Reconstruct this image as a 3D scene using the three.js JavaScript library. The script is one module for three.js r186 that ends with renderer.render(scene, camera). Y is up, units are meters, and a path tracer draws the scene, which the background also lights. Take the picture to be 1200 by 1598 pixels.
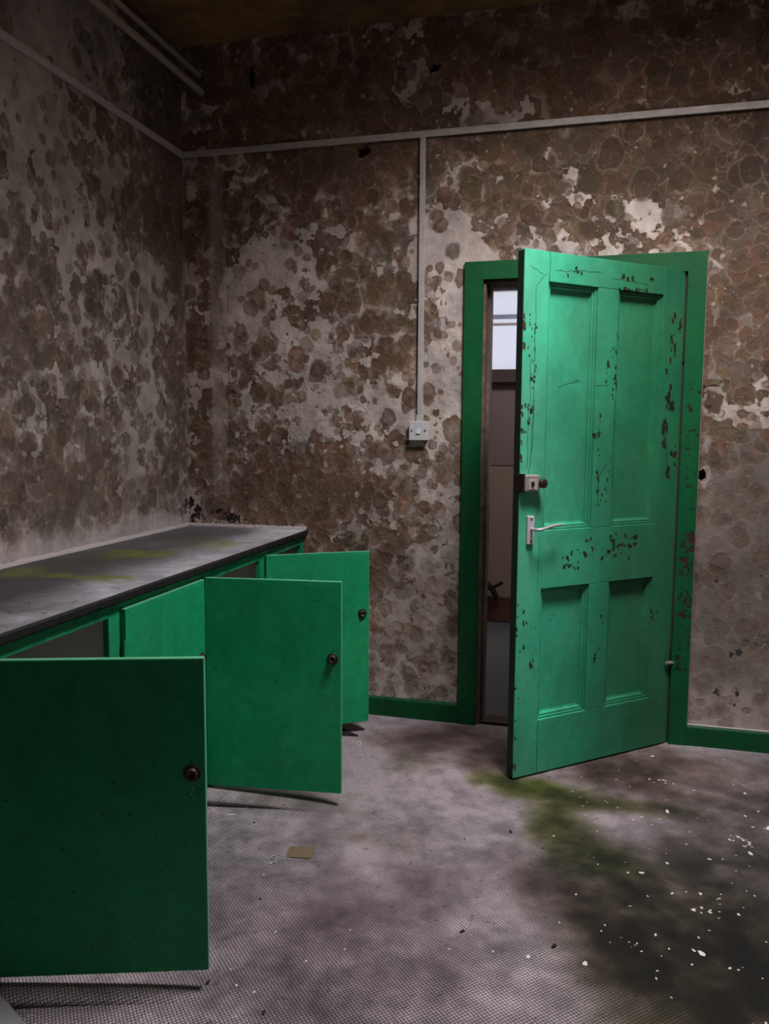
import * as THREE from 'three';
import { RoundedBoxGeometry } from 'three/addons/geometries/RoundedBoxGeometry.js';
import { mergeGeometries } from 'three/addons/utils/BufferGeometryUtils.js';
import { RectAreaLightUniformsLib } from 'three/addons/lights/RectAreaLightUniformsLib.js';

// ---------------------------------------------------------------- camera, sky, light, exposure
const scene = new THREE.Scene();
const renderer = new THREE.WebGLRenderer({ antialias: true });
renderer.toneMapping = THREE.LinearToneMapping;
renderer.toneMappingExposure = 1.0;
renderer.shadowMap.enabled = true;
RectAreaLightUniformsLib.init();

const camera = new THREE.PerspectiveCamera(2 * Math.atan(799 / 1262) * 180 / Math.PI, 1200 / 1598, 0.05, 60);
camera.position.set(1.9273, 1.335, 3.5742);
camera.rotation.set(-0.101, 0.2554, 0.0065, 'YXZ');
scene.add(camera);

scene.background = new THREE.Color().setRGB(0.86, 0.87, 0.97);       // even overcast sky
scene.backgroundIntensity = 1.0;

// daylight falling through the roof light in the ceiling
const ROOF = { x0: 1.8, x1: 2.5, z0: 0.95, z1: 1.65, y0: 3.09, y1: 3.42 };
const daylight = new THREE.RectAreaLight(new THREE.Color().setRGB(1.0, 0.965, 0.985), 84, ROOF.x1 - ROOF.x0 - 0.06, ROOF.z1 - ROOF.z0 - 0.06);
daylight.name = 'roof_daylight';
daylight.position.set((ROOF.x0 + ROOF.x1) / 2, ROOF.y1 - 0.04, (ROOF.z0 + ROOF.z1) / 2);
daylight.rotation.x = -Math.PI / 2;
scene.add(daylight);
// daylight through the window of the far passage
const passageLight = new THREE.RectAreaLight(new THREE.Color().setRGB(0.93, 0.95, 1.0), 2.5, 0.8, 0.5);
passageLight.name = 'passage_daylight';
passageLight.position.set(1.35, 2.02, -1.97);
passageLight.rotation.y = Math.PI;
scene.add(passageLight);
const passageFill = new THREE.RectAreaLight(new THREE.Color().setRGB(1.0, 0.95, 0.93), 26, 0.6, 0.4);  // added fill lamp, no source seen, to brighten the passage
passageFill.name = 'passage_fill_light';
passageFill.position.set(1.9, 2.9, -1.2);
passageFill.rotation.x = -Math.PI / 2;
scene.add(passageFill);

// ---------------------------------------------------------------- helpers
function rng(seed) { let a = seed >>> 0; return () => { a = (a + 0x6D2B79F5) | 0; let t = Math.imul(a ^ (a >>> 15), 1 | a); t = (t + Math.imul(t ^ (t >>> 7), 61 | t)) ^ t; return ((t ^ (t >>> 14)) >>> 0) / 4294967296; }; }
const NT = 512, noiseTable = (() => {                                  // tileable table of smooth noise
  const r = rng(11), t = new Float32Array(NT * NT);
  for (const [n, a] of [[32, 0.5], [64, 0.28], [128, 0.14], [256, 0.08]]) {
    const g = new Float32Array(n * n); for (let i = 0; i < n * n; i++) g[i] = r() * 2 - 1;
    for (let y = 0; y < NT; y++) for (let x = 0; x < NT; x++) {
      const fx = x * n / NT, fy = y * n / NT, ix = fx | 0, iy = fy | 0; let u = fx - ix, v = fy - iy; u = u * u * (3 - 2 * u); v = v * v * (3 - 2 * v);
      const x1 = (ix + 1) % n, y1 = (iy + 1) % n;
      t[y * NT + x] += a * ((g[iy * n + ix] * (1 - u) + g[iy * n + x1] * u) * (1 - v) + (g[y1 * n + ix] * (1 - u) + g[y1 * n + x1] * u) * v);
    }
  }
  return t;
})();
function nz(x, y, f = 1, o = 0) {                                      // noise about -1..1 with features about 1/f wide
  let fx = (x * f + o * 1.37) * 16, fy = (y * f + o * 2.91) * 16;
  fx -= Math.floor(fx / NT) * NT; fy -= Math.floor(fy / NT) * NT;
  const ix = fx | 0, iy = fy | 0, u = fx - ix, v = fy - iy, a = ix & 511, b = (ix + 1) & 511, c = (iy & 511) * NT, d = ((iy + 1) & 511) * NT;
  return 1.6 * ((noiseTable[c + a] * (1 - u) + noiseTable[c + b] * u) * (1 - v) + (noiseTable[d + a] * (1 - u) + noiseTable[d + b] * u) * v);
}
const clamp = (x, a = 0, b = 1) => x < a ? a : x > b ? b : x, mix = (a, b, t) => a + (b - a) * t;
const sstep = (a, b, x) => { const t = clamp((x - a) / (b - a)); return t * t * (3 - 2 * t); };
function grid(X, Y, rows) {                                            // bilinear table: rows run along Y
  return (x, y) => {
    let i = 0; while (i < X.length - 2 && x > X[i + 1]) i++;
    let j = 0; while (j < Y.length - 2 && (Y[0] > Y[1] ? y < Y[j + 1] : y > Y[j + 1])) j++;
    const u = clamp((x - X[i]) / (X[i + 1] - X[i])), v = clamp((y - Y[j]) / (Y[j + 1] - Y[j]));
    return mix(mix(rows[j][i], rows[j][i + 1], u), mix(rows[j + 1][i], rows[j + 1][i + 1], u), v);
  };
}
class Paint {                                                          // a picture of a surface's colour and relief, in metres
  constructor(w, h, W, H) { Object.assign(this, { w, h, W, H, sx: W / w, sy: H / h }); this.c = new Float32Array(W * H * 3); this.z = new Float32Array(W * H); }
  each(fn) { const o = [0, 0, 0, 0]; for (let j = 0; j < this.H; j++) for (let i = 0; i < this.W; i++) { const k = j * this.W + i; o[0] = this.c[3 * k]; o[1] = this.c[3 * k + 1]; o[2] = this.c[3 * k + 2]; o[3] = this.z[k]; fn((i + 0.5) / this.sx, (j + 0.5) / this.sy, o); this.c[3 * k] = o[0]; this.c[3 * k + 1] = o[1]; this.c[3 * k + 2] = o[2]; this.z[k] = o[3]; } }
  blob(x, y, rx, ry, fn, ragged = 0.35, freq = 1) {                     // fn(d, cell) for cells whose warped distance d from the centre is below 1.25
    const i0 = Math.max(0, Math.floor((x - rx * 1.7) * this.sx)), i1 = Math.min(this.W - 1, Math.ceil((x + rx * 1.7) * this.sx));
    const j0 = Math.max(0, Math.floor((y - ry * 1.7) * this.sy)), j1 = Math.min(this.H - 1, Math.ceil((y + ry * 1.7) * this.sy));
    const f = freq * 0.5 / Math.max(rx, ry);
    for (let j = j0; j <= j1; j++) for (let i = i0; i <= i1; i++) {
      const px = (i + 0.5) / this.sx, py = (j + 0.5) / this.sy;
      const dx = (px - x) / rx + ragged * nz(px, py, f, 3), dy = (py - y) / ry + ragged * nz(px, py, f, 17), d = Math.sqrt(dx * dx + dy * dy);
      if (d < 1.25) fn(d, j * this.W + i);
    }
  }
  tint(k, col, a) { const c = this.c; c[3 * k] += (col[0] - c[3 * k]) * a; c[3 * k + 1] += (col[1] - c[3 * k + 1]) * a; c[3 * k + 2] += (col[2] - c[3 * k + 2]) * a; }
  stroke(pts, r, col, a, dz = 0) {                                     // a line through points, r in metres
    for (let n = 0; n < pts.length - 1; n++) {
      const [x0, y0] = pts[n], [x1, y1] = pts[n + 1], L = Math.hypot(x1 - x0, y1 - y0), m = Math.max(1, Math.ceil(L / (r * 0.7)));
      for (let q = 0; q <= m; q++) this.blob(mix(x0, x1, q / m), mix(y0, y1, q / m), r, r, (d, k) => { if (d < 1) { this.tint(k, col, a * 0.6); this.z[k] += dz * 0.3; } }, 0.15);
    }
  }
  textures() {
    const n = this.W * this.H, c8 = new Uint8Array(n * 4), z8 = new Uint8Array(n * 4);
    for (let k = 0; k < n; k++) { for (let q = 0; q < 3; q++) c8[4 * k + q] = clamp(this.c[3 * k + q], 0, 255); c8[4 * k + 3] = 255; const v = clamp(this.z[k]) * 255; z8[4 * k] = z8[4 * k + 1] = z8[4 * k + 2] = v; z8[4 * k + 3] = 255; }
    const make = (d, s) => { const t = new THREE.DataTexture(d, this.W, this.H, THREE.RGBAFormat); if (s) t.colorSpace = THREE.SRGBColorSpace; t.magFilter = THREE.LinearFilter; t.minFilter = THREE.LinearMipmapLinearFilter; t.generateMipmaps = true; t.wrapS = t.wrapT = THREE.RepeatWrapping; t.needsUpdate = true; return t; };
    return [make(c8, true), make(z8, false)];
  }
}
const used = {};
function numbered(name) { const n = used[name] = (used[name] ?? -1) + 1; return n ? `${name}_${String(n).padStart(3, '0')}` : name; }
function mesh(name, geo, mat, parent) { const m = new THREE.Mesh(geo, mat); m.name = parent ? name : numbered(name); m.castShadow = m.receiveShadow = true; (parent ?? scene).add(m); return m; }
function group(name, parent, pos) { const g = new THREE.Group(); g.name = parent ? name : numbered(name); if (pos) g.position.set(...pos); (parent ?? scene).add(g); return g; }
function tag(o, label, category, grp) { o.userData.label = label; o.userData.category = category; if (grp) o.userData.group = grp; return o; }
function structure(o, label) { o.userData.kind = 'structure'; if (label) o.userData.label = label; return o; }
function bx(x0, x1, y0, y1, z0, z1, r = 0) {                           // box between limits with rounded edges
  const w = x1 - x0, h = y1 - y0, d = z1 - z0;
  const g = r ? new RoundedBoxGeometry(w, h, d, 2, Math.min(r, w * 0.45, h * 0.45, d * 0.45)) : new THREE.BoxGeometry(w, h, d);
  return g.translate((x0 + x1) / 2, (y0 + y1) / 2, (z0 + z1) / 2);
}
function join(list) { return mergeGeometries(list.map((g) => { const n = g.index ? g.toNonIndexed() : g.clone(); for (const k of Object.keys(n.attributes)) if (!['position', 'normal', 'uv'].includes(k)) n.deleteAttribute(k); n.clearGroups(); return n; })); }
function mapUV(g, fn) { const p = g.attributes.position, u = g.attributes.uv ?? new THREE.BufferAttribute(new Float32Array(p.count * 2), 2); for (let i = 0; i < p.count; i++) { const [a, b] = fn(p.getX(i), p.getY(i), p.getZ(i)); u.setXY(i, a, b); } g.setAttribute('uv', u); return g; }
const rgb = (r, g, b) => new THREE.Color().setRGB(r / 255, g / 255, b / 255, THREE.SRGBColorSpace);
const mat = (color, roughness = 0.8, extra = {}) => new THREE.MeshStandardMaterial({ color, roughness, ...extra });

// ---------------------------------------------------------------- wall surfaces: blotched, peeling plaster
const BROWNS = [[94, 71, 53], [104, 80, 62], [86, 63, 45], [102, 73, 60], [110, 93, 82], [92, 77, 54], [84, 69, 56], [112, 80, 62]];
function plasterWall(w, h, W, H, seed, base, grey, density, contrast, tone, keep, washes, extra) {
  const P = new Paint(w, h, W, H), r = rng(seed);
  P.each((x, y, o) => {
    const a = nz(x, y, 0.9, seed), b = nz(x, y, 4, seed + 1), g = nz(x, y, 30, seed + 2) * 0.6 + nz(x, y, 75, seed + 5) * 0.5;
    const v = 1 + 0.07 * a + 0.06 * b + 0.05 * g;
    o[0] = base[0] * v; o[1] = base[1] * v; o[2] = base[2] * v; o[3] = 0.75 + 0.06 * g + 0.05 * b;
  });
  for (const [x, y, rx, ry, col, al] of washes) P.blob(x, y, rx, ry, (d, k) => P.tint(k, col, al * (1 - sstep(0.25, 1.2, d))), 0.45, 1.6);
  const blotches = (N, accept) => {
    for (let n = 0; n < N; n++) {
      const x = r() * w, y = r() * h, D = density(x, y), big = r(), u = r(), t = BROWNS[(r() * BROWNS.length) | 0], al = 0.5 + 0.45 * r(), v = (0.88 + 0.3 * r()) * tone(x, y), asp = 0.85 + 0.5 * r();
      if (u > accept(D)) continue;
      const rad = 0.013 + 0.034 * big * big + 0.012 * D * r(), c = contrast(x, y);
      const g = v * (t[0] + t[1] + t[2]) / 3, col = t.map((q) => mix(q * v, g, grey)), soft = 0.6 + 0.3 * r(), ring = r() < 0.45;
      P.blob(x, y, rad, rad * asp, (d, k) => {
        const e = 1 - sstep(soft, 1.02, d), rim = ring ? sstep(0.88, 0.99, d) * (1 - sstep(1.02, 1.14, d)) : 0;
        const i = k % P.W, j = (k / P.W) | 0, mot = 1 + 0.28 * nz(i / P.sx, j / P.sy, 16, seed + 9) + 0.18 * nz(i / P.sx, j / P.sy, 45, seed + 4);
        P.tint(k, col, clamp(e * al * c * (0.72 + 0.3 * d * d) * mot)); P.z[k] -= e * 0.12;
        if (rim > 0) P.tint(k, [168, 153, 143], rim * 0.24 * c);
      }, 0.26, 2.1);
    }
  };
  blotches(Math.round(w * h * 900), (D) => Math.min(1, D * 1.5));
  P.each((x, y, o) => {                                                 // ragged remnants of pale distemper between the blotches
    const D = density(x, y), n = 0.13 * nz(x, y, 2.2, seed + 41) + 0.36 * nz(x, y, 5, seed + 43) + 0.36 * nz(x, y, 11, seed + 45) + 0.18 * nz(x, y, 38, seed + 47);
    const t = -0.96 + D * 1.45 + (keep(x, y) ? 0 : 1), a = sstep(t, t + 0.06, n) * 0.88 * contrast(x, y), v = 1 + 0.05 * nz(x, y, 20, seed + 49) + 0.05 * nz(x, y, 5, seed + 51), rim = sstep(t - 0.05, t - 0.01, n) * (1 - sstep(t, t + 0.03, n)) * 0.22;
    for (let q = 0; q < 3; q++) o[q] = mix(o[q], base[q] * v * (D > 0.85 ? 0.86 : 1), a) * (1 - rim); o[3] += 0.12 * a;
  });
  blotches(Math.round(w * h * 800), (D) => D * D * 0.55 + 0.05);
  for (let n = 0; n < w * h * 260; n++) {                               // small dark spots and pale flecks
    const x = r() * w, y = r() * h, D = density(x, y), q = r(), s = r();
    if (q < 0.55) { if (s < 0.25 + 0.4 * D) { const rad = 0.004 + 0.009 * r() ** 2; P.blob(x, y, rad, rad * 1.2, (d, k) => P.tint(k, [86, 70, 58], (1 - sstep(0.7, 1, d)) * 0.55 * contrast(x, y)), 0.5); } }
    else if (s < D * D) { const rad = 0.003 + 0.012 * r() ** 3; P.blob(x, y, rad, rad, (d, k) => { P.tint(k, [186, 172, 162], (1 - sstep(0.8, 1, d)) * 0.6); P.z[k] += 0.1 * (1 - sstep(0.8, 1, d)); }, 0.6, 2); }
  }
  if (extra) extra(P, r);
  P.each((x, y, o) => { const f = 1 + 0.09 * nz(x, y, 7, seed + 31) + 0.07 * nz(x, y, 28, seed + 33); o[0] *= f; o[1] *= f; o[2] *= f; });
  const [map, bump] = P.textures();
  return new THREE.MeshStandardMaterial({ map, bumpMap: bump, bumpScale: 0.006, roughness: 0.93 });
}
const RW = 3.2, RH = 3.1, RD = 4.4;                                      // room width, height, depth
const backDensity = grid([0.05, 0.36, 0.68, 0.99, 1.29, 1.57, 1.83, 2.08, 2.33, 2.6], [3.0, 2.8, 2.6, 2.42, 2.25, 2.08, 1.9, 1.75, 1.58, 1.4, 1.22, 1.05, 0.88, 0.6, 0.2], [
  [0.8, 0.9, 0.85, 0.75, 0.6, 0.9, 0.95, 0.95, 0.9, 0.9], [0.5, 0.9, 0.95, 0.85, 0.7, 0.9, 0.95, 1, 1, 1], [0.5, 0.85, 0.95, 0.9, 0.9, 0.9, 0.95, 1, 1, 1],
  [0.85, 0.65, 0.9, 0.85, 0.62, 0.78, 0.74, 0.82, 0.95, 1], [0.85, 0.45, 0.6, 0.62, 0.32, 0.74, 0.77, 0.72, 0.95, 1], [0.65, 0.4, 0.65, 0.75, 0.32, 0.74, 0.74, 0.66, 0.9, 0.95],
  [0.8, 0.45, 0.55, 0.75, 0.4, 0.7, 0.7, 0.7, 0.85, 0.85], [0.75, 0.65, 0.4, 0.8, 0.4, 0.6, 0.6, 0.6, 0.88, 0.88], [0.7, 0.6, 0.45, 0.65, 0.45, 0.6, 0.6, 0.6, 0.85, 0.82],
  [0.8, 0.65, 0.4, 0.45, 0.4, 0.5, 0.5, 0.5, 0.8, 0.75], [0.8, 0.75, 0.6, 0.5, 0.55, 0.5, 0.5, 0.5, 0.5, 0.4], [0.65, 0.95, 0.95, 0.65, 0.65, 0.5, 0.5, 0.5, 0.4, 0.35],
  [0.6, 0.75, 0.9, 0.7, 0.55, 0.5, 0.5, 0.5, 0.35, 0.35], [0.6, 0.6, 0.6, 0.65, 0.6, 0.5, 0.5, 0.5, 0.3, 0.3], [0.5, 0.5, 0.5, 0.5, 0.5, 0.5, 0.5, 0.5, 0.25, 0.25]]);
const backContrast = (x, y) => mix(0.6, 1, sstep(0.5, 1.2, y)) * (x > 2.3 ? mix(0.45, 1, sstep(1.0, 1.6, y)) : 1);
const brown = [88, 66, 48], dim = [104, 88, 78];
const plasterBack = plasterWall(RW, RH, 2048, 1984, 5, [194, 181, 175], 0, backDensity, backContrast, (x, y) => 1 - 0.24 * sstep(1.95, 2.4, y) * sstep(1.2, 1.9, x) * (1 - 0.8 * sstep(2.5, 2.7, y)) - 0.1 * sstep(1.9, 2.4, x), (x, y) => !(y < 1.35 && x > 2.3), [
  [0.55, 1.02, 0.42, 0.2, [112, 82, 58], 0.75], [0.72, 1.08, 0.22, 0.13, [84, 58, 38], 0.6], [0.1, 1.85, 0.07, 0.16, [98, 62, 44], 0.8], [0.11, 1.45, 0.08, 0.2, [100, 66, 48], 0.8], [0.08, 2.3, 0.1, 0.2, [80, 60, 46], 0.7],
  [2.5, 2.4, 0.6, 0.55, [76, 58, 44], 0.95], [2.3, 2.85, 0.9, 0.35, [100, 82, 68], 0.8], [1.95, 2.4, 0.5, 0.28, [84, 64, 48], 0.8], [1.6, 2.85, 0.6, 0.3, [108, 92, 80], 0.7], [0.7, 2.8, 0.6, 0.3, [100, 82, 66], 0.65], [0.8, 2.45, 0.35, 0.14, brown, 0.55], [1.7, 2.35, 0.35, 0.2, brown, 0.55],
  [1.1, 0.5, 0.4, 0.4, [120, 104, 92], 0.5], [2.75, 0.9, 0.45, 1.1, [98, 88, 81], 0.85], [2.45, 0.6, 0.3, 0.9, [106, 96, 90], 0.75], [0.05, 2.75, 0.12, 0.4, [52, 44, 36], 0.7], [2.6, 1.75, 0.4, 0.5, [88, 74, 65], 0.8]],  // greyer washes at the right also paint in the dimmer light there
(P, r) => {
  P.each((x, y, o) => {                                                 // a pale strip of later plaster beside the corner, with its joint lines
    const s = sstep(0.13, 0.15, x + 0.012 * nz(y, x, 2)) * (1 - sstep(0.2, 0.225, x + 0.015 * nz(y, x, 3, 4))) * sstep(0.85, 1.1, y) * (1 - sstep(2.4, 2.6, y));
    const a = clamp(0.78 * s * (0.75 + 0.4 * nz(x, y, 8, 7))); o[0] = mix(o[0], 168, a); o[1] = mix(o[1], 154, a); o[2] = mix(o[2], 144, a);
    for (const [lx, d] of [[0.224, 0.45], [0.192, 0.2]]) { const l = Math.exp(-(((x - lx - 0.004 * nz(y, 0, 2)) / 0.003) ** 2)) * (0.5 + 0.5 * nz(x, y, 9, 2)) * d; if (y < 2.5) { o[0] *= 1 - l; o[1] *= 1 - l; o[2] *= 1 - l; } }
    const c = Math.exp(-((x / 0.012) ** 2)) * 0.5 * (y < 2.55 ? 1 : 0); o[0] = mix(o[0], 140, c); o[1] = mix(o[1], 124, c); o[2] = mix(o[2], 108, c);
  });
  for (const [x, y, rx, ry] of [[0.16, 0.935, 0.022, 0.014], [0.2, 0.93, 0.012, 0.01], [0.23, 0.915, 0.03, 0.02], [0.25, 0.895, 0.018, 0.02], [0.01, 0.98, 0.02, 0.03], [0.05, 0.93, 0.02, 0.03], [0.02, 0.9, 0.02, 0.03]])
    P.blob(x, y, rx, ry, (d, k) => { P.tint(k, [24, 20, 18], 0.95 * (1 - sstep(0.6, 1, d))); P.z[k] -= 0.3 * (1 - sstep(0.7, 1, d)); }, 0.9, 2.5);
  for (let n = 0; n < 60; n++) { const x = r() * 0.32, y = 0.87 + r() * r() * 0.14, s = 0.003 + 0.006 * r(); P.blob(x, y, s, s, (d, k) => P.tint(k, [40, 33, 30], 0.7 * (1 - sstep(0.6, 1, d))), 0.8, 2); }
  P.blob(2.398, 1.226, 0.024, 0.032, (d, k) => P.tint(k, [74, 64, 52], 0.75 * (1 - sstep(0.8, 1.1, d))), 0.3, 2);
  for (const [x, y, a] of [[2.36, 1.0, 0.004], [2.53, 0.42, 0.012], [2.5, 0.405, 0.01], [2.45, 0.24, 0.014], [2.53, 0.24, 0.01], [2.52, 0.19, 0.008], [2.47, 0.7, 0.006], [2.6, 0.75, 0.006], [2.43, 0.72, 0.008]])
    P.blob(x, y, a, a * 1.2, (d, k) => P.tint(k, [40, 34, 32], 0.85 * (1 - sstep(0.6, 1, d))), 0.8, 2);
  P.blob(2.385, 1.468, 0.036, 0.05, (d, k) => { P.tint(k, [82, 66, 56], 0.9 * (1 - sstep(0.7, 1, d))); P.z[k] -= 0.6 * (1 - sstep(0.7, 1, d)); }, 0.6, 2); P.blob(2.355, 1.5, 0.02, 0.03, (d, k) => P.tint(k, [30, 24, 22], 0.9 * (1 - sstep(0.7, 1, d))), 0.8, 2); P.blob(2.36, 1.44, 0.02, 0.008, (d, k) => P.tint(k, [44, 28, 24], 0.9 * (1 - sstep(0.7, 1, d))), 0.8, 2);
  for (const [x, y, a] of [[2.388, 1.465, 0.052], [2.355, 1.156, 0.034]]) P.blob(x, y, a, a * 1.25, (d, k) => P.tint(k, [176, 166, 154], 0.7 * sstep(0.55, 0.75, d) * (1 - sstep(0.85, 1.05, d))), 0.5, 2);
  P.each((x, y, o) => { if (y < 2.06 && x > 2.33 && x < 2.37) { const a = 0.5 * (1 - sstep(2.335, 2.365, x)) * (0.6 + 0.6 * nz(x, y, 6, 8)); o[0] = mix(o[0], 96, a); o[1] = mix(o[1], 62, a); o[2] = mix(o[2], 54, a); } });
});
const leftDensity = grid([0.05, 0.3, 0.6, 0.9, 1.25, 1.8], [3.0, 2.6, 2.3, 2.05, 1.8, 1.55, 1.35, 1.15, 1.0, 0.9], [
  [0.9, 0.8, 0.5, 0.25, 0.25, 0.25], [0.95, 0.95, 0.65, 0.32, 0.28, 0.25], [0.95, 0.88, 0.72, 0.45, 0.5, 0.4], [0.8, 0.55, 0.5, 0.65, 0.45, 0.5], [0.7, 0.62, 0.6, 0.75, 0.85, 0.7],
  [0.95, 0.65, 0.65, 0.75, 0.8, 0.7], [0.75, 0.6, 0.7, 0.65, 0.65, 0.6], [0.9, 0.8, 0.7, 0.95, 0.95, 0.8], [0.65, 0.55, 0.8, 0.95, 0.9, 0.6], [0.3, 0.2, 0.4, 0.5, 0.3, 0.3]]);
const plasterLeft = plasterWall(2.3, RH, 1536, 2048, 23, [166, 157, 152], 0.35, leftDensity, (z, y) => mix(0.6, 0.95, sstep(0.85, 1.3, y)), () => 1, () => true, [
  [1.2, 2.6, 0.8, 0.7, [112, 110, 102], 0.7], [0.06, 1.6, 0.16, 0.25, [108, 68, 48], 0.75], [0.1, 2.3, 0.25, 0.5, brown, 0.7], [1.0, 1.08, 0.5, 0.14, [108, 90, 78], 0.7], [0.3, 1.13, 0.3, 0.1, [118, 92, 72], 0.6], [0.05, 2.8, 0.3, 0.4, [58, 48, 38], 0.7], [1.1, 1.7, 0.3, 0.2, [110, 100, 94], 0.5], [0.8, 2.45, 0.3, 0.15, [96, 76, 54], 0.6]],
(P, r) => {
  for (const [x, y, rx, ry] of [[0.012, 0.98, 0.02, 0.03], [0.03, 0.93, 0.025, 0.03], [0.06, 0.9, 0.02, 0.03]]) P.blob(x, y, rx, ry, (d, k) => P.tint(k, [28, 24, 22], 0.9 * (1 - sstep(0.6, 1, d))), 0.9, 2.5);
  P.stroke([[0.11, 1.24], [0.09, 1.16], [0.1, 1.1]], 0.003, [60, 44, 36], 0.8, -0.2);
  P.each((x, y, o) => { const a = 0.6 * (1 - sstep(0.9, 0.97 + 0.03 * nz(x, y, 3), y)); o[0] = mix(o[0], 176, a); o[1] = mix(o[1], 166, a); o[2] = mix(o[2], 165, a); });
});
const plainPlaster = mat(rgb(120, 108, 100), 0.95);

// ---------------------------------------------------------------- the room
const OX0 = 1.432, OX1 = 2.262, OH = 1.985, T = 0.13;                    // door opening and wall thickness
function raggedHole(x, y, rx, ry, seed, n = 13) { const r = rng(seed), p = new THREE.Path(); for (let i = 0; i < n; i++) { const a = -i / n * 2 * Math.PI, s = 0.7 + 0.5 * r(), X = x + Math.cos(a) * rx * s, Y = y + Math.sin(a) * ry * s; i ? p.lineTo(X, Y) : p.moveTo(X, Y); } p.closePath(); return p; }
{
  const outline = (x0, x1, y1) => { const s = new THREE.Shape(); s.moveTo(x0, 0); s.lineTo(OX0, 0); s.lineTo(OX0, OH); s.lineTo(OX1, OH); s.lineTo(OX1, 0); s.lineTo(x1, 0); s.lineTo(x1, y1); s.lineTo(x0, y1); s.closePath(); return s; };
  const skin = outline(-T, RW + T, RH);
  for (const [x, y, rx, ry, sd] of [[0.358, 2.935, 0.017, 0.045, 1], [0.886, 2.562, 0.036, 0.026, 2], [1.203, 2.883, 0.03, 0.022, 3], [2.352, 1.156, 0.016, 0.026, 5]]) skin.holes.push(raggedHole(x, y, rx, ry, sd));
  const front = mapUV(new THREE.ExtrudeGeometry(skin, { depth: 0.04, bevelEnabled: false }).translate(0, 0, -0.04), (x, y) => [x / RW, y / RH]);
  const wall = structure(group('wall_back'));
  mesh('plaster', front, plasterBack, wall);
  mesh('masonry', new THREE.ExtrudeGeometry(outline(-T, RW + T, RH), { depth: T - 0.04, bevelEnabled: false }).translate(0, 0, -T), mat(rgb(38, 30, 26), 1), wall);
  structure(mesh('wall_left', mapUV(bx(-T, 0, 0, RH, 0, RD), (x, y, z) => [z / 2.3, y / RH]), plasterLeft));
  structure(mesh('wall_right', bx(RW, RW + T, 0, RH, 0, RD), plainPlaster));
  structure(mesh('wall_front', bx(-T, RW + T, 0, RH, RD, RD + T), plainPlaster));
  structure(mesh('floor', bx(-T, RW + T, -0.12, -0.006, -T, RD + T), mat(rgb(70, 62, 58), 0.95)));
}
{
  const P = new Paint(2, 2, 512, 512);
  P.each((x, y, o) => { const v = 1 + 0.22 * nz(x, y, 1, 3) + 0.15 * nz(x, y, 5, 5) + 0.1 * nz(x, y, 22, 6); o[0] = 132 * v; o[1] = 102 * v; o[2] = 68 * v; o[3] = 0.6 + 0.2 * nz(x, y, 9, 9); });
  const [map, bump] = P.textures();
  const s = new THREE.Shape(); s.moveTo(-T, -T); s.lineTo(RW + T, -T); s.lineTo(RW + T, RD + T); s.lineTo(-T, RD + T); s.closePath();
  const h = new THREE.Path(); h.moveTo(ROOF.x0, ROOF.z0); h.lineTo(ROOF.x0, ROOF.z1); h.lineTo(ROOF.x1, ROOF.z1); h.lineTo(ROOF.x1, ROOF.z0); h.closePath(); s.holes.push(h);
  const g = mapUV(new THREE.ExtrudeGeometry(s, { depth: 0.1, bevelEnabled: false }).rotateX(Math.PI / 2).translate(0, RH + 0.09, 0), (x, y, z) => [x / 2, z / 2]);
  structure(mesh('ceiling', g, new THREE.MeshStandardMaterial({ map, bumpMap: bump, bumpScale: 0.01, roughness: 0.95 })));
  // the glazed roof light above the opening in the ceiling
  const w = structure(group('window_1')), white = mat(rgb(190, 184, 176), 0.8), { x0, x1, z0, z1, y0, y1 } = ROOF, t = 0.03;
  mesh('curb', join([bx(x0 - t, x0, y0 - 0.02, y1, z0 - t, z1 + t), bx(x1, x1 + t, y0 - 0.02, y1, z0 - t, z1 + t), bx(x0, x1, y0 - 0.02, y1, z0 - t, z0), bx(x0, x1, y0 - 0.02, y1, z1, z1 + t)]), white, w);
  mesh('glazing_bar', bx((x0 + x1) / 2 - 0.012, (x0 + x1) / 2 + 0.012, y1 - 0.02, y1 + 0.02, z0, z1), white, w);
  const glow = mat(rgb(235, 238, 245), 0.6, { emissive: new THREE.Color(0.9, 0.92, 1), emissiveIntensity: 1 });
  mesh('window_pane', bx(x0 - t, (x0 + x1) / 2, y1, y1 + 0.008, z0 - t, z1 + t), glow, w);
  mesh('window_pane', bx((x0 + x1) / 2, x1 + t, y1, y1 + 0.008, z0 - t, z1 + t), glow, w);
}

// ---------------------------------------------------------------- green paint
function greenPaint(w, h, W, H, seed, base, extra) {
  const P = new Paint(w, h, W, H);
  P.each((x, y, o) => { const v = 1 + 0.07 * nz(x, y, 2.2, seed) + 0.06 * nz(x * 2, y * 0.7, 7, seed + 1) + 0.05 * nz(x, y, 40, seed + 2); o[0] = (base[0] + 8 * nz(x, y, 6, seed + 8)) * v; o[1] = base[1] * v; o[2] = base[2] * v; o[3] = 0.7 + 0.05 * nz(x * 2, y * 0.4, 12, seed + 3); });
  if (extra) extra(P, rng(seed));
  const [map, bump] = P.textures();
  return new THREE.MeshPhysicalMaterial({ map, bumpMap: bump, bumpScale: 0.002, roughness: 0.5, specularIntensity: 0.5 });
}
const GREEN = [37, 110, 74];
const chip = (P, x, y, s, col, a = 0.95, asp = 1.3) => P.blob(x, y, s, s * asp, (d, k) => { const e = 1 - sstep(0.75, 1, d); P.tint(k, col, a * e); P.z[k] -= 0.4 * e; }, 0.7, 1.6);
const DW = 0.9, DH = 2.0;                                                // door paint covers local x -0.9..0, y 0..2; u below is measured from the hinge edge
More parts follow.
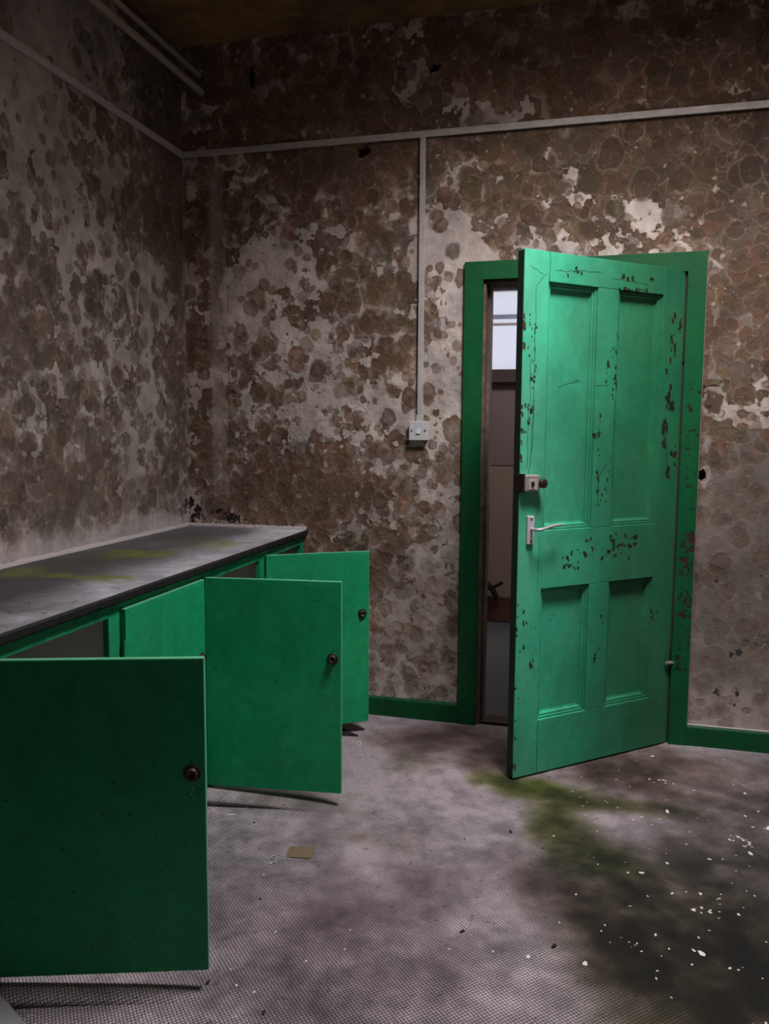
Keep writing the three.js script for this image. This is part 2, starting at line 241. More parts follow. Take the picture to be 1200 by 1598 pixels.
const doorPaint = greenPaint(DW, DH, 1024, 2048, 41, GREEN, (P, r) => {
  const X = (u) => DW - u, dark = [34, 38, 26], rust = [58, 34, 28];
  P.each((x, y, o) => {                                                 // worn pale closing stile, random dirt, and light falloff painted towards the hinge
    const u = DW - x, q = sstep(0.16, 0.74, u + 0.14 * nz(x, y, 1.2, 21) + 0.05 * nz(x, y, 6, 23)), e = o[1] / 110; // brighter towards the closing edge, painting in the light falloff across the door
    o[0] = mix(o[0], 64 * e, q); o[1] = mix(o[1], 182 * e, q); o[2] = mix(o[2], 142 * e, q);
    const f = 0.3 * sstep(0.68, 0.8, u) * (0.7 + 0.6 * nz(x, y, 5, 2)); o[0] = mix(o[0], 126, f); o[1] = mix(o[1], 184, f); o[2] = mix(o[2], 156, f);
    const g = clamp(0.22 * (0.5 + nz(x * 1.5, y * 0.6, 3, 6))); o[0] = mix(o[0], 84, g); o[1] = mix(o[1], 120, g); o[2] = mix(o[2], 96, g);
  });
  const scatter = (n, u0, u1, y0, y1, s, col, bias = 1.6) => { let cu = 0.5, cy = 0.5; for (let i = 0; i < n; i++) { if (i % 5 === 0) { cu = r(); cy = r(); } const u = clamp(cu + 0.25 * (r() + r() - 1)), y = clamp(cy + 0.12 * (r() + r() - 1)); chip(P, X(mix(u0, u1, u)), mix(y0, y1, y), s * (0.25 + r() ** bias), r() < 0.5 ? col : dark, 0.9, u1 - u0 < 0.12 ? 1.9 : 1.2); } };
  scatter(46, 0.17, 0.6, 0.8, 0.92, 0.007, rust, 2); scatter(22, 0.2, 0.36, 0.87, 0.93, 0.008, dark, 1.5); scatter(14, 0.45, 0.62, 0.78, 0.86, 0.007, rust);
  scatter(34, 0.36, 0.44, 1.1, 1.82, 0.006, dark, 2); scatter(26, 0.345, 0.375, 1.35, 1.85, 0.005, dark); scatter(16, 0.37, 0.46, 1.05, 1.35, 0.007, rust);
  scatter(44, 0.02, 0.1, 1.15, 1.8, 0.008, rust, 1.5); scatter(16, 0.04, 0.09, 1.35, 1.6, 0.012, dark);
  scatter(30, 0.18, 0.36, 1.88, 1.94, 0.008, dark, 1.5); scatter(16, 0.55, 0.66, 1.9, 1.95, 0.005, dark);
  scatter(40, 0.74, 0.8, 1.25, 1.85, 0.004, dark, 2); scatter(16, 0.74, 0.8, 1.4, 1.55, 0.006, dark);
  scatter(18, 0.73, 0.8, 0.3, 0.7, 0.005, rust, 2); scatter(14, 0.05, 0.14, 0.5, 0.9, 0.006, rust, 2); scatter(12, 0.38, 0.46, 0.4, 0.7, 0.005, dark); scatter(30, 0.05, 0.78, 0.03, 0.7, 0.003, dark, 2);
  scatter(26, 0.808, 0.816, 0.05, 1.95, 0.007, [70, 46, 34]);
  const crack = (u, y, du, dy, n, w) => { const p = [[X(u), y]]; for (let i = 1; i <= n; i++) p.push([X(u + du * i / n + 0.008 * (r() - 0.5)), y + dy * i / n + 0.008 * (r() - 0.5)]); P.stroke(p, w, [22, 52, 36], 0.85, -0.5); };
  crack(0.76, 1.86, 0.0, -0.6, 22, 0.0011); crack(0.76, 1.86, -0.045, 0.05, 4, 0.001); crack(0.775, 1.6, 0.01, -0.4, 14, 0.001); crack(0.755, 1.45, 0.02, -0.3, 10, 0.0012); crack(0.79, 1.93, -0.06, -0.03, 4, 0.001);
  crack(0.67, 1.92, -0.22, 0.02, 10, 0.0011); crack(0.4, 1.92, -0.2, -0.01, 8, 0.0011); crack(0.63, 1.49, -0.1, 0.03, 6, 0.0012); crack(0.55, 1.52, -0.03, -0.01, 3, 0.001); crack(0.46, 1.51, -0.07, 0.005, 4, 0.0012);
  crack(0.44, 1.15, -0.05, 0.06, 4, 0.0014); crack(0.43, 1.14, 0.0, -0.1, 5, 0.0014); crack(0.355, 1.7, 0.01, -0.6, 16, 0.0012); crack(0.07, 1.35, -0.01, -0.2, 7, 0.0016); crack(0.7, 1.65, 0, -0.1, 3, 0.0009);
  crack(0.7, 1.99, 0, -0.115, 3, 0.0011); crack(0.716, 0.95, 0, -0.22, 3, 0.0009); crack(0.7, 0.215, 0, -0.2, 3, 0.0008);
});
const trimPaint = greenPaint(1, 1, 512, 512, 57, [10, 78, 42]);
const casingPaint = greenPaint(1.0, 2.1, 512, 1075, 61, [12, 84, 46], (P, r) => {
  for (let i = 0; i < 90; i++) { const y = 0.35 + 0.6 * r(), c = Math.abs(Math.sin(y * 13)) ; chip(P, 0.93 + 0.05 * r(), y, 0.003 + 0.008 * c * r(), r() < 0.6 ? [64, 38, 32] : [36, 34, 28], 0.9); }
  for (let i = 0; i < 26; i++) chip(P, 0.93 + 0.05 * r(), 1.0 + 0.55 * r(), 0.003 + 0.006 * r() ** 2, [40, 36, 28], 0.9);
  for (let i = 0; i < 14; i++) chip(P, 0.97 + 0.012 * r(), 0.86 + 0.08 * r(), 0.012 * r(), [60, 36, 34], 0.95);
});
const cupboardPaint = greenPaint(0.5, 0.76, 512, 778, 71, [28, 146, 94], (P, r) => { for (let i = 0; i < 40; i++) chip(P, r() * 0.5, r() * 0.76, 0.0015 + 0.002 * r(), [20, 60, 40], 0.6); });
const framePaint = greenPaint(1, 1, 512, 512, 83, [34, 146, 98]);
const bareWood = (() => { const P = new Paint(0.5, 1, 256, 512); P.each((x, y, o) => { const v = 1 + 0.3 * nz(x * 6, y * 0.5, 5, 1) + 0.2 * nz(x, y, 8, 2) + 0.15 * nz(x, y, 40, 3); o[0] = 104 * v; o[1] = 84 * v; o[2] = 74 * v; o[3] = 0.5 + 0.3 * nz(x * 6, y * 0.5, 6, 1); }); const [map, bump] = P.textures(); return new THREE.MeshStandardMaterial({ map, bumpMap: bump, bumpScale: 0.003, roughness: 0.9 }); })();
const woodUV = (g) => mapUV(g, (x, y, z) => [(x + z) / 0.5, y]);

// ---------------------------------------------------------------- door casing, lining, baseboards
{
  const c = structure(group('trim_1'), 'dark green painted door casing with chipped right side'), th = 0.022, w = 0.076;
  const uv = (g) => mapUV(g, (x, y, z) => [x - 1.35, (y + z) / 2.1]);
  const miter = (pts) => { const s = new THREE.Shape(); pts.forEach(([x, y], i) => i ? s.lineTo(x, y) : s.moveTo(x, y)); s.closePath(); return uv(new THREE.ExtrudeGeometry(s, { depth: th - 0.003, bevelEnabled: true, bevelThickness: 0.003, bevelSize: 0.002, bevelSegments: 1 })); };
  const xl = OX0 - w - 0.004, xr = OX1 + w - 0.004, yt = OH + w - 0.002, il = OX0 - 0.002, ir = OX1 + 0.002, it = OH - 0.002;
  mesh('casing_jamb', miter([[xl, 0], [il, 0], [il, it], [xl, yt]]), casingPaint, c);
  mesh('casing_jamb', miter([[ir, 0], [xr, 0], [xr, yt], [ir, it]]), casingPaint, c);
  mesh('casing_head', miter([[xl, yt], [il, it], [ir, it], [xr, yt]]), casingPaint, c);
  mesh('lining', woodUV(bx(OX0 - 0.001, OX0 + 0.012, 0, OH, -T - 0.02, 0.004, 0.002)), bareWood, c).userData.label = 'bare brown wooden lining of the doorway';
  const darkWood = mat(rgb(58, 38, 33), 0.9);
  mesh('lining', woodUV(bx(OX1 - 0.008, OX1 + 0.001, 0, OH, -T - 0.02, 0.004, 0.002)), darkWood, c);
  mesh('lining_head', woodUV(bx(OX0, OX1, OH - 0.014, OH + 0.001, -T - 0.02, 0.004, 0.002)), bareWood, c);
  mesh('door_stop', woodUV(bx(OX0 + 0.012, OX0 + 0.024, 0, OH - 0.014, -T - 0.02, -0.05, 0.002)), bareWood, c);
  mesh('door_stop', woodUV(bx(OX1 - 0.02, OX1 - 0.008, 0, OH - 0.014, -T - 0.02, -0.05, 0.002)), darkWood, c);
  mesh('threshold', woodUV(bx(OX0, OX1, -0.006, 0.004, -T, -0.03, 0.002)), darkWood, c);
  mesh('pale_seam', bx(xr + 0.002, xr + 0.0045, 0.092, yt - 0.01, 0, 0.011, 0.001), mat(rgb(168, 150, 138), 0.9), c).userData.label = 'pale strip along the right edge, for caulk and the light it catches';  // caulk line, with the light on this edge put into its pale colour
  const bb = (name, x0, x1) => {
    const s = new THREE.Shape(); s.moveTo(0, 0); s.lineTo(0.018, 0); s.lineTo(0.018, 0.078); s.quadraticCurveTo(0.017, 0.089, 0.008, 0.09); s.lineTo(0, 0.09); s.closePath();
    const g = new THREE.ExtrudeGeometry(s, { depth: x1 - x0, bevelEnabled: false }).rotateY(-Math.PI / 2).scale(-1, 1, 1);
    const p = g.attributes.position; for (let i = 0; i < p.count; i++) p.setXYZ(i, x0 + Math.abs(p.getX(i)), p.getY(i), Math.abs(p.getZ(i)));
    const ng = g.index ? g.toNonIndexed() : g; ng.computeVertexNormals();
    return structure(mesh(name, mapUV(ng, (x, y, z) => [x, y + z]), trimPaint));
  };
  bb('baseboard_back', 0.56, xl); const right = bb('baseboard_back', xr, RW);
  mesh('pale_line', bx(xr + 0.004, RW, 0.0895, 0.0955, 0.001, 0.012, 0.002), mat(rgb(176, 170, 164), 0.9), right).userData.label = 'pale strip for dust and the light caught along the top';  // pale colour puts in the light on the dusty top edge
}

// ---------------------------------------------------------------- the open door
const door = structure(group('door_1', null, [2.256, 0.008, 0.012]), 'green panelled door standing open, its paint cracked and chipped');
door.userData.category = 'door';
door.rotation.y = Math.atan2(0.677, 0.736);
{
  const L = 0.815, TH = 0.04, uv = (g) => mapUV(g, (x, y, z) => [(x + DW + z * 0.3) / DW, (y + 0.008 + z * 0.3) / DH]);
  const part = (name, u0, u1, y0, y1) => mesh(name, uv(bx(-u1, -u0, y0, y1, -TH, 0, 0.0025)), doorPaint, door);
  part('stile', 0, 0.118, 0, 1.98); part('stile', 0.702, L, 0, 1.98);
  part('top_rail', 0.1185, 0.7015, 1.872, 1.98); part('lock_rail', 0.1185, 0.7015, 0.728, 0.952); part('bottom_rail', 0.1185, 0.7015, 0, 0.213);
  part('muntin', 0.358, 0.462, 0.9525, 1.8715); part('muntin', 0.358, 0.462, 0.2135, 0.7275);
  const moulding = (u0, u1, y0, y1) => {                                // mitred ring of a stepped profile
    const prof = [[0, -0.001], [0.0015, -0.011], [0.004, -0.012], [0.0045, -0.008], [0.009, -0.0085], [0.011, -0.016], [0.0135, -0.0165], [0.014, -0.013], [0.019, -0.0145], [0.022, -0.026], [0.0265, -0.027], [0.027, -0.0295]], ring = ([t, z]) => [[-u1 + t, y0 + t, z], [-u0 - t, y0 + t, z], [-u0 - t, y1 - t, z], [-u1 + t, y1 - t, z]];
    const v = [];
    for (let i = 0; i < prof.length - 1; i++) { const A = ring(prof[i]), B = ring(prof[i + 1]); for (let k = 0; k < 4; k++) { const n = (k + 1) % 4; v.push(...A[k], ...A[n], ...B[n], ...A[k], ...B[n], ...B[k]); } }
    const g = new THREE.BufferGeometry(); g.setAttribute('position', new THREE.Float32BufferAttribute(v, 3)); g.computeVertexNormals(); return uv(g);
  };
  for (const [u0, u1, y0, y1] of [[0.462, 0.702, 0.952, 1.872], [0.118, 0.358, 0.952, 1.872], [0.462, 0.702, 0.213, 0.728], [0.118, 0.358, 0.213, 0.728]]) {
    const p = mesh('panel', uv(bx(-u1 - 0.004, -u0 + 0.004, y0 - 0.004, y1 + 0.004, -0.038, -0.029)), doorPaint, door);
    mesh('panel_moulding', moulding(u0, u1, y0, y1), doorPaint, p);
  }
  const steel = mat(rgb(168, 158, 150), 0.38, { metalness: 0.45 }), darkSteel = mat(rgb(62, 50, 46), 0.4, { metalness: 0.6 });
  const latch = mesh('night_latch', bx(-0.812, -0.742, 1.104, 1.166, 0, 0.03, 0.006), steel, door); latch.userData.label = 'metal night latch with a turn knob';
  mesh('latch_edge', bx(-0.817, -0.806, 1.1, 1.17, -0.03, 0.026, 0.003), darkSteel, latch);
  mesh('latch_plate', bx(-0.798, -0.758, 1.112, 1.15, 0.0295, 0.0325, 0.0012), mat(rgb(196, 188, 182), 0.35, { metalness: 0.4 }), latch);
  mesh('snib', bx(-0.787, -0.774, 1.124, 1.142, 0.032, 0.038, 0.002), darkSteel, latch);
  mesh('latch_knob', new THREE.LatheGeometry([[0, 0], [0.009, 0], [0.009, 0.01], [0.017, 0.014], [0.018, 0.028], [0.014, 0.032], [0, 0.033]].map((p) => new THREE.Vector2(...p)), 20).rotateX(Math.PI / 2).translate(-0.734, 1.134, 0.012), darkSteel, latch);
  const alu = mat(rgb(214, 205, 214), 0.42, { metalness: 0.35 });
  const handle = mesh('door_handle', bx(-0.781, -0.749, 0.905, 1.012, 0, 0.011, 0.004), alu, door); handle.userData.label = 'pale metal lever handle on a back plate';
  const neck = new THREE.CatmullRomCurve3([[-0.764, 0.963, 0.008], [-0.764, 0.963, 0.04], [-0.752, 0.964, 0.05], [-0.72, 0.971, 0.052], [-0.68, 0.977, 0.05], [-0.648, 0.977, 0.047]].map((p) => new THREE.Vector3(...p)));
  mesh('lever', new THREE.TubeGeometry(neck, 30, 0.0058, 10), mat(rgb(176, 172, 172), 0.45, { metalness: 0.4 }), handle);
  for (const y of [0.917, 1.0]) mesh('screw', new THREE.CylinderGeometry(0.0035, 0.004, 0.003, 10).rotateX(Math.PI / 2).translate(-0.765, y, 0.0115), darkSteel, handle);
  mesh('closing_edge', bx(-L - 0.0012, -L + 0.002, 0.002, 1.978, -TH + 0.002, -0.0025, 0.0006), mat(rgb(22, 44, 32), 0.7), door).userData.label = 'dark strip painting in the shade on the closing edge';  // dark overlay puts the shade on this edge into colour
  for (const y of [0.36, 1.66]) {
    mesh('hinge', new THREE.CylinderGeometry(0.007, 0.007, 0.09, 12).translate(0.006, y, 0.004), darkSteel, door);
  }
  mesh('hinge_pin', new THREE.CylinderGeometry(0.0065, 0.009, 0.06, 10).rotateZ(1.45).translate(-0.004, 0.352, 0.012), mat(rgb(120, 120, 108), 0.8), door).userData.label = 'pale peg stuck beside the lower hinge';
}

// ---------------------------------------------------------------- cupboards under the worktop
const inner = mat(rgb(214, 208, 202), 0.9), innerDark = mat(rgb(190, 184, 178), 0.9), paleLitEdge = mat(rgb(92, 168, 128), 0.6);
const knobMat = mat(rgb(58, 40, 32), 0.35), knobRing = mat(rgb(22, 17, 15), 0.6);
const frUV = (g) => mapUV(g, (x, y, z) => [x + z, y + z * 0.4]);
const FX = 0.6, CT = 0.836;
function cupboard(z0, z1, label, theta, doorW) {
  const c = tag(group('base_cupboard', null, [0, 0, (z0 + z1) / 2]), label, 'cupboard'), a = z0 - (z0 + z1) / 2, b = -a;
  const p = (name, m, ...l) => mesh(name, frUV(bx(...l)), m, c);
  p('side_panel', inner, 0.012, FX - 0.018, 0.06, CT, a + 0.0015, a + 0.012); p('side_panel', inner, 0.012, FX - 0.018, 0.06, CT, b - 0.012, b - 0.0015);
  p('back_panel', innerDark, 0.004, 0.012, 0.06, CT, a + 0.0015, b - 0.0015); p('base_panel', innerDark, 0.012, FX - 0.018, 0.06, 0.076, a + 0.012, b - 0.012);
  p('shelf', innerDark, 0.012, FX - 0.12, 0.42, 0.436, a + 0.012, b - 0.012);
  p('plinth', framePaint, 0.54, 0.556, 0.0, 0.06, a + 0.001, b - 0.001);
  p('top_rail', framePaint, FX - 0.018, FX, 0.798, CT, a + 0.0355, b - 0.036); p('bottom_rail', framePaint, FX - 0.018, FX, 0.06, 0.09, a + 0.0355, b - 0.036);
  p('stile', framePaint, FX - 0.018, FX, 0.06, CT, b - 0.0355, b - 0.0002);
  p('stile', framePaint, FX - 0.018, FX, 0.06, CT, a + 0.0002, a + 0.035);
  const hz = b - 0.022, d = group('door', c, [FX + 0.001, 0.052, hz]);
  d.rotation.y = Math.PI / 2 - theta;
  mesh('door_board', mapUV(bx(0, doorW, 0, 0.76, 0, 0.018, 0.0018), (x, y, z) => [(x + z) / 0.5, (y + z) / 0.76]), cupboardPaint, d);
  mesh('lit_edge_band', join([bx(0.001, doorW + 0.0008, 0.7585, 0.7608, 0.0008, 0.0172), bx(doorW - 0.0012, doorW + 0.0008, 0.001, 0.7585, 0.0008, 0.0172)]), paleLitEdge, d).userData.label = 'paler strips for the light caught by the top and closing edges';  // light caught by top and closing edges, put in as paler strips
  const kx = doorW - 0.03, ky = 0.488;
  mesh('knob', new THREE.LatheGeometry([[0, 0.006], [0.005, 0.006], [0.007, 0.012], [0.012, 0.014], [0.0145, 0.01], [0.0145, 0.004], [0.017, 0.002], [0.0175, 0]].map((q) => new THREE.Vector2(...q)), 24).rotateX(Math.PI / 2).translate(kx, ky, 0.018), knobMat, d).userData.label = 'dark round knob';
  mesh('knob_rose', new THREE.TorusGeometry(0.0175, 0.003, 8, 28).translate(kx, ky, 0.0185), knobRing, d);
  for (const [dx, dy, s] of [[0, -0.038, 0.0035], [-0.003, -0.05, 0.003], [0.004, -0.06, 0.0022]]) mesh('filled_screw_hole', new THREE.SphereGeometry(s, 8, 6).scale(1, 1, 0.25).translate(kx + dx, ky + dy, 0.018), mat(rgb(150, 176, 150), 0.8), d);
  mesh('screw', new THREE.SphereGeometry(0.0025, 8, 6).scale(1, 1, 0.4).translate(kx, ky + 0.028, 0.018), knobRing, d);
  for (const y of [0.12, 0.64]) mesh('hinge', new THREE.CylinderGeometry(0.004, 0.004, 0.06, 10).translate(-0.001, y, 0.013), framePaint, d);
  return c;
}
cupboard(0.003, 0.485, 'green cupboard farthest along the worktop, its narrow door ajar against the blotched wall', 57 * Math.PI / 180, 0.449);
cupboard(0.485, 1.015, 'green cupboard with its door swung straight out, between the closed one and the farthest one', 83 * Math.PI / 180, 0.49);
cupboard(1.015, 1.555, 'green cupboard with its door shut, the only closed one under the worktop', 0, 0.49);
cupboard(1.555, 2.09, 'nearest green cupboard, its big dark open door filling the lower left of the photo', 71.6 * Math.PI / 180, 0.49);

// ---------------------------------------------------------------- worktop
{
  const ZL = 2.5, P = new Paint(0.64, ZL, 512, 2000), r = rng(91);
  P.each((x, y, o) => {
    const edge = sstep(0.2, 0.56, x + 0.12 * nz(x, y, 2, 4)), far = sstep(1.9, 0.3, y), v = 1 + 0.16 * nz(x, y, 2, 1) + 0.13 * nz(x, y, 7, 2) + 0.09 * nz(x, y, 35, 3), b = mix(62, 190, clamp(0.62 * edge + 0.22 * far + 0.22 * nz(x, y, 1.5, 8)));  // brighter front and far end paint in the sheen of reflected daylight
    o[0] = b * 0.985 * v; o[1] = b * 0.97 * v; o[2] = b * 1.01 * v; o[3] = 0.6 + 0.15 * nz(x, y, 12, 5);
  });
  const moss = (x, y, rx, ry, al) => P.blob(x, y, rx, ry, (d, k) => P.tint(k, [104, 108, 44], al * (1 - sstep(0.1, 1.15, d))), 0.7, 1.8);
  moss(0.26, 0.85, 0.16, 0.13, 0.95); moss(0.24, 0.86, 0.07, 0.05, 0.9); moss(0.43, 0.6, 0.11, 0.2, 0.6); moss(0.3, 0.5, 0.16, 0.2, 0.35); moss(0.08, 1.36, 0.09, 0.14, 0.9); moss(0.2, 1.34, 0.14, 0.08, 0.9); moss(0.38, 1.38, 0.14, 0.06, 0.85); moss(0.5, 1.34, 0.09, 0.04, 0.7); moss(0.2, 1.1, 0.2, 0.3, 0.25);
  for (const [x, y, a] of [[0.12, 0.5, 0.16], [0.15, 1.7, 0.25], [0.4, 1.75, 0.2], [0.2, 1.1, 0.2], [0.25, 0.25, 0.2]]) P.blob(x, y, a, a * 1.4, (d, k) => P.tint(k, [58, 56, 56], 0.5 * (1 - sstep(0.1, 1.2, d))), 0.8, 2);
  for (let n = 0; n < 26; n++) { const x = 0.05 + 0.5 * r(), y = 0.06 + r() * 1.9, p = [[x, y]]; for (let i = 0; i < 4; i++) p.push([p[i][0] + 0.03 * (r() - 0.5), p[i][1] + 0.03 * (r() - 0.3)]); P.stroke(p, 0.0016, [28, 26, 26], 0.8, -0.4); }
  for (let n = 0; n < 90; n++) { const s = 0.002 + 0.008 * r() ** 2; P.blob(0.02 + 0.58 * r(), r() * 2, s, s * 1.6, (d, k) => P.tint(k, [36, 34, 33], 0.7 * (1 - sstep(0.6, 1, d))), 0.8, 2); }
  const [map, bump] = P.textures();
  const w = tag(group('worktop', null, [0, CT, 0]), 'long grimy grey worktop with green algae stains along the left wall', 'worktop');
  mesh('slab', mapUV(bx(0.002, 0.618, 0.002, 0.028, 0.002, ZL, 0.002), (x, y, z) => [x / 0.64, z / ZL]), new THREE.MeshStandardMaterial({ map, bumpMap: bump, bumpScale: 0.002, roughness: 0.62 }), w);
  // broken black edging: a strip whose face and lower edge are nibbled
  const n = 160, v = [], idx = [], er = rng(17), bite = [];
  for (let i = 0; i <= n; i++) bite.push(0.35 * er() + (er() < 0.25 ? er() : 0));
  for (let i = 0; i <= n; i++) { const z = 0.004 + (ZL - 0.008) * i / n, bt = bite[i] * (z < 0.9 ? 1 : 0.35), x = 0.6185; const q = [[x, 0.029], [x + 0.004, 0.0285], [x + 0.008 - 0.003 * bt, 0.024 - 0.004 * bt], [x + 0.007 - 0.004 * bt, 0.006 + 0.008 * bt], [x + 0.002, 0.001 + 0.004 * bt], [x, 0.001]]; q.forEach(([a, b]) => v.push(a, b, z)); if (i < n) for (let k = 0; k < 6; k++) { const a = i * 6 + k, b = i * 6 + (k + 1) % 6; idx.push(a, b, a + 6, b, b + 6, a + 6); } }
  const g = new THREE.BufferGeometry(); g.setAttribute('position', new THREE.Float32BufferAttribute(v, 3)); g.setIndex(idx); const ng = g.toNonIndexed(); ng.computeVertexNormals();
  mesh('edge_strip', ng, mat(rgb(6, 5, 6), 0.8, { side: THREE.DoubleSide }), w).userData.label = 'broken black front edging';
  const bead = (x0, x1, z0, z1, sd) => {                                // uneven mortar fillet where the top meets a wall
    const along = z1 - z0 > x1 - x0, Lb = along ? z1 - z0 : x1 - x0, m = 80, rr = rng(sd), vv = [], ii = [];
    for (let i = 0; i <= m; i++) { const s = Lb * i / m, h = 0.014 + 0.005 * (rr() - 0.5), dd = 0.016 + 0.006 * (rr() - 0.5); for (let k = 0; k <= 4; k++) { const t = k / 4 * Math.PI / 2, o = dd * Math.cos(t), y = 0.0285 + h * Math.sin(t); along ? vv.push(0.001 + o, y, z0 + s) : vv.push(x0 + s, y, 0.001 + o); } if (i < m) for (let k = 0; k < 4; k++) { const a = i * 5 + k; along ? ii.push(a, a + 1, a + 5, a + 1, a + 6, a + 5) : ii.push(a, a + 5, a + 1, a + 1, a + 5, a + 6); } }
    const q = new THREE.BufferGeometry(); q.setAttribute('position', new THREE.Float32BufferAttribute(vv, 3)); q.setIndex(ii); q.computeVertexNormals(); return q;
  };
  const mortar = mat(rgb(178, 170, 168), 0.9, { side: THREE.DoubleSide });
  mesh('fillet', bead(0, 0.01, 0.002, ZL, 3), mortar, w); mesh('fillet', bead(0.016, 0.618, 0, 0.01, 4), mortar, w);
}

// ---------------------------------------------------------------- cable trunking, pipes, switch
const trunkMat = (() => { const P = new Paint(0.5, 0.5, 256, 256), r = rng(7); P.each((x, y, o) => { const v = 1 + 0.06 * nz(x, y, 5, 1) + 0.05 * nz(x, y, 40, 2); o[0] = 178 * v; o[1] = 172 * v; o[2] = 170 * v; o[3] = 0.5; }); for (let n = 0; n < 260; n++) { const s = 0.0008 + 0.0016 * r(); P.blob(r() * 0.5, r() * 0.5, s, s, (d, k) => P.tint(k, [92, 84, 78], 0.7 * (1 - sstep(0.5, 1, d)))); } const [map] = P.textures(); return new THREE.MeshStandardMaterial({ map, roughness: 0.6 }); })();
const trUV = (g) => mapUV(g, (x, y, z) => [(x + z) * 2, (y + z) * 2]);
function trunking(label, box1, box2) { const t = tag(group('cable_trunking'), label, 'trunking'); mesh('channel', trUV(bx(...box1, 0.0015)), trunkMat, t); mesh('cover', trUV(bx(...box2, 0.002)), trunkMat, t); return t; }
trunking('long white cable trunking running across the far wall above the door', [0.0, RW, 2.597, 2.619, 0.0, 0.01], [0.0, RW, 2.594, 2.622, 0.0095, 0.017]);
trunking('white cable trunking running along the left wall to the corner', [0.0, 0.01, 2.597, 2.619, 0.018, 3.6], [0.0095, 0.017, 2.594, 2.622, 0.018, 3.6]);
{
  const t = trunking('short white vertical trunking dropping down to the light switch', [1.149, 1.169, 1.4, 2.5935, 0.0, 0.012], [1.146, 1.172, 1.4, 2.5935, 0.0115, 0.017]);
  mesh('end_piece', trUV(bx(1.141, 1.173, 1.375, 1.402, 0.0, 0.02, 0.002)), trunkMat, t);
  t.rotation.z = 0;
}
function pipe(label, x, y, r) { return tag(mesh('pipe', trUV(new THREE.CylinderGeometry(r, r, 3.6, 16).rotateX(Math.PI / 2).translate(x, y, 1.8)), mat(rgb(160, 150, 138), 0.6)), label, 'pipe'); }
pipe('lower and thicker of the two pale pipes under the ceiling at the left', 0.105, 2.885, 0.016);
pipe('upper and thinner of the two pale pipes under the ceiling at the left', 0.095, 2.96, 0.012);
{
  const plastic = mat(rgb(204, 202, 204), 0.4), s = tag(group('light_switch', null, [1.156, 1.333, 0]), 'square white light switch at the foot of the vertical trunking', 'switch');
  mesh('back_box', bx(-0.041, 0.041, -0.041, 0.041, 0, 0.026, 0.003), plastic, s);
  mesh('faceplate', bx(-0.043, 0.043, -0.043, 0.043, 0.0262, 0.034, 0.003), plastic, s);
  const rk = bx(-0.0095, 0.0095, -0.0145, 0.0145, 0.03, 0.04, 0.002), p = rk.attributes.position; for (let i = 0; i < p.count; i++) if (p.getZ(i) > 0.035) p.setZ(i, p.getZ(i) - 0.004 + 0.2 * -p.getY(i)); rk.computeVertexNormals();
  mesh('rocker', rk, plastic, s);
  for (const x of [-0.03, 0.03]) mesh('screw', new THREE.CylinderGeometry(0.004, 0.004, 0.0024, 12).rotateX(Math.PI / 2).translate(x, 0, 0.0345), mat(rgb(90, 84, 80), 0.4, { metalness: 0.7 }), s);
}

// ---------------------------------------------------------------- carpet
const FOLDS = [[0.5, 1.078, 1.075, 1.003, 0.046, 0.15], [0.45, 2.17, 1.06, 1.983, 0.036, 0.13]]; // wrinkles: from x, z to x, z, height at the first end, width behind
function foldAt(x, z) {                                                  // [height, push towards the room]
  let H = 0, push = 0;
  for (const [ax, az, bx1, bz, h, back] of FOLDS) {
    const L = Math.hypot(bx1 - ax, bz - az), ux = (bx1 - ax) / L, uz = (bz - az) / L, s = (x - ax) * ux + (z - az) * uz, d = (x - ax) * uz - (z - az) * ux;
    if (s > L || d < 0 || d > back) continue;
    const top = h * Math.pow(1 - clamp(s / L), 0.75);
    const y = top * (d < 0.045 ? Math.sin(Math.PI / 2 * d / 0.045) : 0.5 + 0.5 * Math.cos(Math.PI * clamp((d - 0.045) / (back - 0.045))));
    if (y > H) { H = y; push = d < 0.045 ? 0.85 * top * Math.sin(Math.PI * d / 0.045) : 0; }
  }
  return [H, push];
}
const foldHeight = (x, z) => foldAt(x, z)[0] + 0.0016 * nz(x, z, 2.5, 5);
